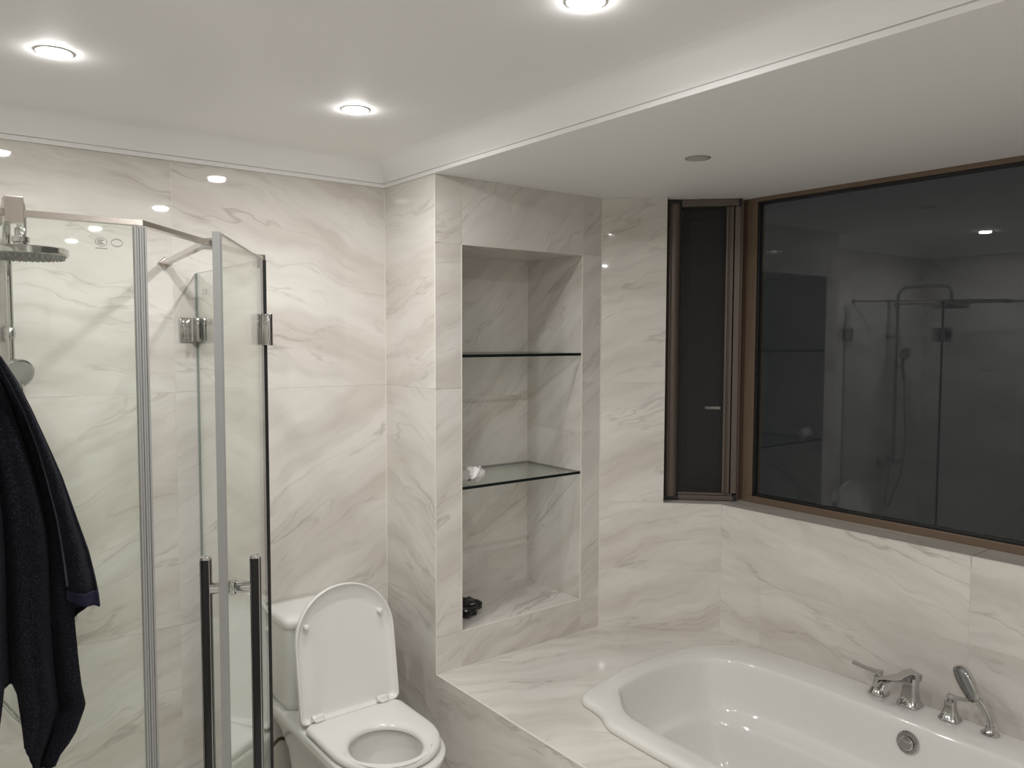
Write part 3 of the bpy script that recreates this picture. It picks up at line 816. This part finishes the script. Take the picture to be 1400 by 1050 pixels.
link('wrapped_end', bm, m, pk, True, 30)
bm = crumple((1.697, 2.530, 1.170), (.042, .045, .036), 4, 4, .06, 21, floor=1.1375, fr=1.8)
link('wrapper_tail', bm, translucent('cloudy_wrapper', (.62, .59, .55), .8, .35), pk, True, 30)

# ------------------------------------------------------------------ shower enclosure
ZG = 1.912        # top of the glass
PX, PYH = 0.816, 2.204             # return panel plane and its free (hinge) edge
P1Y, P1X = 1.680, 0.385            # front panel plane and its free edge
en = thing('shower_enclosure', 'glass corner shower enclosure with open hinged door and chrome top rail', 'shower enclosure', (0.40, 2.20, 0.0))
def pane_box(bm, O, ax, ln, th, z0, z1, edge_mi=1):
    ax = Vector(ax).normalized(); ay = Z.cross(ax)
    vs = frame_box(bm, Vector(O), ax, ay, Z, (0, -th / 2, z0), (ln, th / 2, z1), 0)
    bm.normal_update()
    for f in bm.faces:
        if abs(f.normal.dot(ay)) < .5: f.material_index = edge_mi
GE2 = simple('green_glass_edge', (0.16, 0.22, 0.19), 0.15)
bm = new_bm(); pane_box(bm, (XL + .002, P1Y, 0), X, P1X - XL - .010, .008, .012, ZG); front = link('fixed_panel', bm, [GLASS, GE2], en)
front['label'] = 'front fixed glass panel'
bm = new_bm(); pane_box(bm, (PX, YA - .003, 0), -Y, YA - .003 - PYH, .008, .012, ZG); side = link('fixed_panel', bm, [GLASS, GE2], en)
side['label'] = 'side fixed glass panel meeting the wall'
def sub(o, par):    # child of a mesh part
    o.parent = par; o.matrix_parent_inverse = par.matrix_parent_inverse.inverted() if par.parent is None else Matrix.Translation(-Vector(par.parent.location)).inverted() @ Matrix.Identity(4)
    return o
def sublink(name, bm, mats, par, smooth=False, angle=35):
    o = link(name, bm, mats, None, smooth, angle); o.parent = par
    o.matrix_parent_inverse = Matrix.Identity(4); return o
def seal(bm, O, ax, w):
    ax = Vector(ax).normalized(); ay = Z.cross(ax)
    for k in range(5):
        a = -w / 2 + w * k / 5
        frame_box(bm, Vector(O), ax, ay, Z, (a + .0003, -.0075 + .0012 * (k % 2), .012), (a + w / 5 - .0003, .0075 - .0012 * (k % 2), ZG - .001), 0, .0008, 1)
bm = new_bm(); seal(bm, (P1X - .004, P1Y, 0), X, .023); sublink('edge_seal', bm, SEALM, front)
# printed certification marks on the front panel
def arc_strip(bm, cx, cz, rx, rz, a0, a1, w, y, n=28):
    for k in range(n):
        p = []
        for a in (a0 + (a1 - a0) * k / n, a0 + (a1 - a0) * (k + 1) / n):
            c, s = math.cos(math.radians(a)), math.sin(math.radians(a))
            p.append(((cx + (rx - w) * c, y, cz + (rz - w) * s), (cx + rx * c, y, cz + rz * s)))
        quad(bm, [p[0][0], p[1][0], p[1][1], p[0][1]])
bm = new_bm(); ym = P1Y - .0047; mx_, mz_ = .3125, 1.8765
arc_strip(bm, mx_, mz_, .0104, .0082, 0, 360, .0009, ym)
for k in (-1, 0, 1):
    arc_strip(bm, mx_ + .0031 * k, mz_, .0031, .0046, 50, 310, .0012, ym)
for k in range(7): quad(bm, [(mx_ - .010 + .003 * k, ym, mz_ - .0130), (mx_ - .0082 + .003 * k, ym, mz_ - .0130), (mx_ - .0082 + .003 * k, ym, mz_ - .0108), (mx_ - .010 + .003 * k, ym, mz_ - .0108)])
arc_strip(bm, mx_ + .0268, mz_, .0104, .0078, 0, 360, .0008, ym)
arc_strip(bm, mx_ + .0268, mz_, .0086, .0064, 30, 150, .0006, ym); arc_strip(bm, mx_ + .0268, mz_, .0086, .0064, 210, 330, .0006, ym)
sublink('printed_marks', bm, MARK, front)
# small print on the side panel
bm = new_bm()
for (yy, s_) in ((2.735, 1), (2.70, 1)):
    for k in range(24):
        a, b2 = 2 * PI * k / 24, 2 * PI * (k + 1) / 24
        quad(bm, [(PX - .0047, yy + .0080 * math.cos(a), 1.845 + .0065 * math.sin(a)), (PX - .0047, yy + .0080 * math.cos(b2), 1.845 + .0065 * math.sin(b2)),
                  (PX - .0047, yy + .0095 * math.cos(b2), 1.845 + .0080 * math.sin(b2)), (PX - .0047, yy + .0095 * math.cos(a), 1.845 + .0080 * math.sin(a))])
sublink('printed_marks', bm, MARK, side)
bm = new_bm(); box(bm, (PX - .0050, PYH - .0065, .012), (PX + .0095, PYH + .0006, ZG), 0); sublink('edge_seal', bm, RUBBER, side)

# open door
HP = Vector((PX, PYH - .006, 0)); FP = Vector((0.520, 1.655, 0))
DD = (FP - HP).normalized(); DNm = Vector((-DD.y, DD.x, 0)); DNm = DNm if DNm.x > 0 else -DNm; DL = (FP - HP).length
bm = new_bm(); pane_box(bm, HP + DD * .012, DD, DL - .018, .008, .012, ZG)
for f in bm.faces:
    pass
door = link('door', bm, [GLASS, GEDGE], en)
bm = new_bm(); seal(bm, HP + DD * (DL - .005), DD, .022); sublink('edge_seal', bm, SEALM, door)
bm = new_bm()
SH = .532; hz1 = 1.222; hz0 = .222
hb = HP + DD * SH
for s_ in (1, -1):
    O = hb + DNm * (s_ * .052)
    frame_box(bm, O, DD, DNm, Z, (-.010, -.010, hz0), (.010, .010, hz1), 0, .0015)
    frame_box(bm, O, DD, DNm, Z, (-.0085, -.0112, hz0 + .006), (.0085, .0112, hz1 - .006), 1, .0008)
    frame_box(bm, O, DD, DNm, Z, (-.0112, -.0082, hz0 + .006), (.0112, .0082, hz1 - .006), 1, .0008)
    for hz in (1.152, .292):
        lathe(bm, [(.0130, .004), (.0130, .042)], hb + Z * hz, DNm * s_, 20)
        lathe(bm, [(.0172, .004), (.0180, .006), (.0172, .0085), (.0150, .009), (.0165, .0105), (.0150, .012)], hb + Z * hz, DNm * s_, 24)
sublink('handle', bm, [CHROME, BLACKM], door, True, 30)
# hinges joining door and side panel
for hz in (1.718, .11):
    bm = new_bm()
    O = Vector((PX, PYH, hz))
    bx = O + Vector((.013, -.012, 0))
    lathe(bm, [(.0095, -.0445), (.0105, -.0435), (.0105, .0435), (.0095, .0445)], bx, Z, 20)
    for ax in (Y, DD):
        ay = Z.cross(ax); so_ = 1 if ay.dot(Vector((1, -1, 0))) > 0 else -1
        for s_ in (1, -1):
            d0, d1 = (.0048, .0215) if s_ == so_ else (.0048, .0125)
            lo_y, hi_y = (d0, d1) if s_ > 0 else (-d1, -d0)
            frame_box(bm, O, ax, ay, Z, (.007, lo_y, -.043), (.052, hi_y, .043), 0, .003)
            e0, e1 = (d1, d1 + .002) if s_ > 0 else (-d1 - .002, -d1)
            frame_box(bm, O, ax, ay, Z, (.015, e0, -.031), (.044, e1, .031), 0, .0008)
    o = link('hinge', bm, CHROME, en, True, 30)
    # clamp holding the side panel to the wall
    bm = new_bm(); O = Vector((PX, YA - .0008, hz + .003))
    frame_box(bm, O, X, -Y, Z, (-.058, 0, -.040), (.030, .008, .040), 0, .003)
    frame_box(bm, O, X, -Y, Z, (-.050, .008, -.031), (-.016, .0115, .031), 0, .003)
    frame_box(bm, O, X, -Y, Z, (-.016, .006, -.040), (-.0045, .052, .040), 0, .003)
    frame_box(bm, O, X, -Y, Z, (.0045, .006, -.040), (.016, .052, .040), 0, .003)
    lathe(bm, [(.007, -.039), (.007, .039)], O + Vector((-.018, -.013, 0)), Z, 16)
    link('wall_clamp', bm, CHROME, en, True, 30)
# top rail: along front panel, then diagonally across the doorway
bm = new_bm()
zr0, zr1 = ZG + .001, ZG + .0115
BEND = Vector((P1X - .004, P1Y, 0)); END = Vector((PX, PYH + .01, 0))
dg = (END - BEND).normalized(); dn_ = Vector((-dg.y, dg.x, 0)); hw = .009
bis = ((dn_ + Y) / 2); bis = bis / bis.dot(Y)
rg = []
for P_, off in ((Vector((XL + .001, P1Y, 0)), Y), (BEND, bis), (END, dn_)):
    rg.append([P_ - off * hw + Z * zr0, P_ + off * hw + Z * zr0, P_ + off * hw + Z * zr1, P_ - off * hw + Z * zr1])
loft(bm, rg, 0); bmesh.ops.recalc_face_normals(bm, faces=bm.faces[:])
link('top_rail', bm, NICKEL, en)
bm = new_bm(); box(bm, (PX - .013, PYH + .006, ZG - .022), (PX + .013, PYH + .040, ZG + .016), 0, .002); link('rail_clamp', bm, CHROME, en)
bm = new_bm(); box(bm, (.157, P1Y - .0205, ZG - .012), (.187, P1Y + .0180, ZG + .033), 0, .0015); link('rail_clamp', bm, NICKEL, en)
# stay bars to the wall
def stay(p0, p1):
    bm = new_bm(); tube(bm, [p0, p1], 1, rect=(.0095, .0065)); 
    p0 = Vector(p0); lathe(bm, [(.023, 0), (.023, .003), (.020, .006), (.011, .0065)], p0 - Y * .0012, -Y, 4)
    link('stay_bar', bm, NICKEL, en)
stay((0.716, YA, 1.940), (0.594, 1.952, 1.922))
bm = new_bm(); frame_box(bm, Vector((.594, 1.940, 1.917)), dg, dn_, Z, (-.013, -.013, -.013), (.013, .016, .012), 0, .002); link('rail_clamp', bm, CHROME, en)
stay((0.168, YA, 1.935), (0.168, P1Y + .019, 1.929))

# ------------------------------------------------------------------ shower column and hand shower
sc2 = thing('shower_column', 'chrome shower riser with round overhead rain head on the wall inside the glass', 'shower', (.264, YA, .83))
bm = new_bm()
RX, RY = .264, 2.752
pts = [(RX, RY, .83), (RX, RY, 1.2), (RX, RY, 1.6), (RX, RY, 1.95)] + [(RX, RY - .07 * (1 - math.cos(a)), 1.975 + .07 * math.sin(a)) for a in [PI / 2 * k / 8 for k in range(9)]]
pts += [(RX, 2.50, 2.045)] + [(RX, 2.45 - .05 * math.sin(a), 2.045 - .05 * (1 - math.cos(a))) for a in [PI / 2 * k / 8 for k in range(9)]] + [(RX, 2.40, 1.962)]
tube(bm, pts, .0115, 18); link('riser', bm, CHROME, sc2, True, 60)
bm = new_bm(); lathe(bm, [(.013, 0), (.014, .002), (.014, .030), (.013, .032)], (RX, RY, 1.69), Z, 20); tube(bm, [(RX, RY, 1.706), (RX, YA - .001, 1.706)], .008, 12); lathe(bm, [(.022, 0), (.022, .006)], (RX, YA - .0005, 1.706), -Y, 20)
link('wall_bracket', bm, CHROME, sc2, True, 40)
bm = new_bm(); HC = Vector((RX - .003, 2.40, 1.912))
lathe(bm, [(.0125, .062), (.0135, .060), (.0135, .040), (.0205, .039), (.0205, .027), (.016, .024), (.016, .012), (.106, .0115), (.109, .009), (.109, -.006), (.107, -.008), (.020, -.008)], HC, Z, 56, 0, True, True)
link('rain_head', bm, CHROME, sc2, True, 35)
bm = new_bm(); lathe(bm, [(.103, -.0075), (.102, -.0095), (.005, -.0096)], HC, Z, 48, 0, False, True)
for ring in range(1, 8):
    r_ = .0138 * ring
    for k in range(6 * ring):
        a = 2 * PI * k / (6 * ring); lathe(bm, [(.0030, -.008), (.0026, -.0150), (.0018, -.0165)], HC + Vector((r_ * math.cos(a), r_ * math.sin(a), 0)), Z, 6, 0, False, True)
o = link('nozzle_plate', bm, NOZZ, sc2, False)
bm = new_bm(); lathe(bm, [(.018, -.15), (.021, -.145), (.021, -.105), (.019, -.10), (.019, .10), (.021, .105), (.021, .145), (.018, .15)], (RX, RY - .002, .832), X, 24)
for sx in (-.075, .075):
    tube(bm, [(RX + sx, RY, .832), (RX + sx, YA - .001, .832)], .014, 14); lathe(bm, [(.032, 0), (.032, .006), (.020, .012)], (RX + sx, YA - .0005, .832), -Y, 24)
link('mixer_valve', bm, CHROME, sc2, True, 40)
bm = new_bm(); tube(bm, [(RX, RY, 1.54), (RX, RY - .002, 1.475)], .017, 18); tube(bm, [(RX, RY - .005, 1.505), (RX + .012, RY - .045, 1.515)], .012, 14); link('slider', bm, CHROME, sc2, True, 50)

hh = thing('hand_shower', 'round silver hand shower on the riser inside the glass, half hidden by the towel', 'hand shower', (.277, 2.70, 1.50))
fc = Vector((.272, 2.690, 1.590)); fa = Vector((.30, -.86, -.34)).normalized()
bm = new_bm(); lathe(bm, [(.010, -.022), (.030, -.018), (.043, -.008), (.046, 0), (.046, .006), (.042, .009), (.039, .009)], fc, fa, 36); link('head', bm, CHROME, hh, True, 40)
bm = new_bm(); lathe(bm, [(.0385, .0085), (.038, .0105), (.002, .0115)], fc, fa, 36); link('spray_face', bm, simple('pale_spray_face', (.42, .42, .41), .3, .2), hh, True, 40)
bm = new_bm(); tube(bm, spline([fc + Vector((.003, .006, -.030)), fc + Vector((.008, .010, -.062)), fc + Vector((.008, .006, -.11)), fc + Vector((.006, -.004, -.17))], 5), .0125, 14); link('handle', bm, CHROME, hh, True, 60)
bm = new_bm()
hpts = spline([fc + Vector((.006, -.004, -.17)), (.26, 2.685, 1.25), (.17, 2.72, .92), (.165, 2.755, .70), (.215, 2.772, .605), (.272, 2.772, .525), (.325, 2.768, .56), (.315, 2.755, .75), (.305, 2.752, .812)], 26)
tube(bm, hpts, [.0075 if k % 2 else .0064 for k in range(len(hpts))], 10)
link('hose', bm, CHROME, hh, False)

# ------------------------------------------------------------------ towel on a glass hook
TYW = 1.605
hk = thing('towel_hook', 'chrome hook clamped on the front shower glass, holding the navy towel', 'hook', (.085, P1Y - .006, 1.735))
bm = new_bm(); lathe(bm, [(.022, 0), (.022, .006), (.016, .010), (.007, .011), (.007, .040)], (.085, P1Y - .0042, 1.735), -Y, 24); link('mount', bm, CHROME, hk, True, 40)
bm = new_bm(); tube(bm, spline([(.085, P1Y - .040, 1.735), (.085, P1Y - .085, 1.728), (.085, P1Y - .105, 1.745), (.085, P1Y - .107, 1.765)], 5), .006, 12); link('arm', bm, CHROME, hk, True, 60)

def interp(tab, v):
    for (a, x), (b_, y) in zip(tab, tab[1:]):
        if a >= v >= b_ or a <= v <= b_:
            tt = 0 if a == b_ else (v - a) / (b_ - a); return x + (y - x) * tt
    return tab[0][1] if abs(v - tab[0][0]) < abs(v - tab[-1][0]) else tab[-1][1]
# right edge of the main fall, left edge of the top corner flap, right edge of the flap : (z, x)
RE = [(1.73, .092), (1.661, .136), (1.572, .176), (1.513, .197), (1.453, .216), (1.378, .232), (1.315, .236), (1.194, .2345), (1.117, .239), (1.068, .243), (1.030, .249), (.983, .231), (.948, .213), (.915, .203)]
FL = [(1.73, .088), (1.661, .132), (1.572, .168), (1.51, .186), (1.453, .198), (1.378, .212), (1.315, .219), (1.255, .224), (1.225, .2225)]
FR = [(1.73, .094), (1.661, .138), (1.623, .158), (1.572, .178), (1.513, .199), (1.453, .220), (1.378, .241), (1.315, .259), (1.273, .267), (1.240, .273), (1.222, .275)]
tw = thing('towel', 'dark navy terry towel hanging in front of the shower glass', 'towel', (.12, TYW, .93))
bm = new_bm(); NU, NV = 64, 80
ZTOP = 1.738
def bottom(q):     # lower edge along the width parameter (0 left .. 1 right)
    tab = [(0, .93), (.40, .95), (.58, .98), (.605, 1.05), (.622, 1.092), (.70, 1.088), (.712, 1.03), (.730, .985), (.80, .950), (.88, .918), (.95, .930), (1.0, .985)]
    return interp(tab, q)
rows = []
for j in range(NV + 1):
    v = j / NV; row = []
    for i in range(NU + 1):
        q = i / NU; z = ZTOP + (bottom(q) - ZTOP) * v
        xr = interp(RE, z); xl = .078 - (xr - .092) * 1.0
        x = xl + (xr - xl) * q
        open_ = min(1, (ZTOP - z) / .35)
        fold = .016 * math.sin(q * 2 * PI * 4.6 + .5 + .6 * v) + .008 * math.sin(q * 2 * PI * 9.1 + 1.7 - v)
        y = TYW - .012 + fold * (.35 + .65 * open_) + .030 * (1 - open_) * (2 * abs(q - .5)) + .010 * math.sin(v * 5 + q * 3) * open_
        row.append(bm.verts.new((x, y, z)))
    rows.append(row)
for j in range(NV):
    for i in range(NU): bm.faces.new((rows[j][i], rows[j + 1][i], rows[j + 1][i + 1], rows[j][i + 1]))
o = link('main_fall', bm, TOWEL, tw, True, 0)
md = o.modifiers.new('thick', 'SOLIDIFY'); md.thickness = .007; md.offset = 0
def flap(z0, z1, name, m_, nv=50, y_off=-.040, lip=0.0, par=tw):
    bm = new_bm(); nu = 14; rows = []
    for j in range(nv + 1):
        v = j / nv; row = []
        for i in range(nu + 1):
            q = i / nu; zz = z0 + (z1 - z0) * v
            z = zz + (.014 - .030 * q) * (0 if zz > 1.26 else (1.26 - zz) / .05)
            x = interp(FL, zz) * (1 - q) + interp(FR, zz) * q
            y = TYW + y_off + .012 * math.cos(q * PI * 2.2) + .02 * (1 - min(1, (ZTOP - zz) / .25)) - lip
            row.append(bm.verts.new((x, y, z)))
        rows.append(row)
    for j in range(nv):
        for i in range(nu): bm.faces.new((rows[j][i], rows[j + 1][i], rows[j + 1][i + 1], rows[j][i + 1]))
    o = link(name, bm, m_, par, True, 0); md = o.modifiers.new('thick', 'SOLIDIFY'); md.thickness = .006; md.offset = 0; return o
flap(1.735, 1.247, 'corner_flap', TOWEL)
flap(1.247, 1.224, 'hem_band', HEMM, 6, lip=.001)
bm = new_bm(); tube(bm, [Vector((interp(FL, z) + .0005, TYW - .0335, z)) for z in [1.66 - k * .02 for k in range(21)]], .0022, 8); link('edge_piping', bm, simple('navy_piping', (.030, .033, .050), .7), tw, True, 60)
# underside of the folded corner behind the hem
bm = new_bm()
a_, b2, c_ = Vector((.226, TYW - .030, 1.238)), Vector((.272, TYW - .020, 1.226)), Vector((.232, TYW - .004, 1.186))
n_ = 8; vv = [[bm.verts.new(a_ + (b2 - a_) * (i / n_) * (1 - k / n_) + (c_ - a_) * (k / n_) + Y * .004 * math.sin(i + k)) for i in range(n_ + 1)] for k in range(n_)]
for k in range(n_ - 1):
    for i in range(n_): bm.faces.new((vv[k][i], vv[k + 1][i], vv[k + 1][i + 1], vv[k][i + 1]))
o = link('folded_underside', bm, TOWEL, tw, True, 0); md = o.modifiers.new('thick', 'SOLIDIFY'); md.thickness = .004
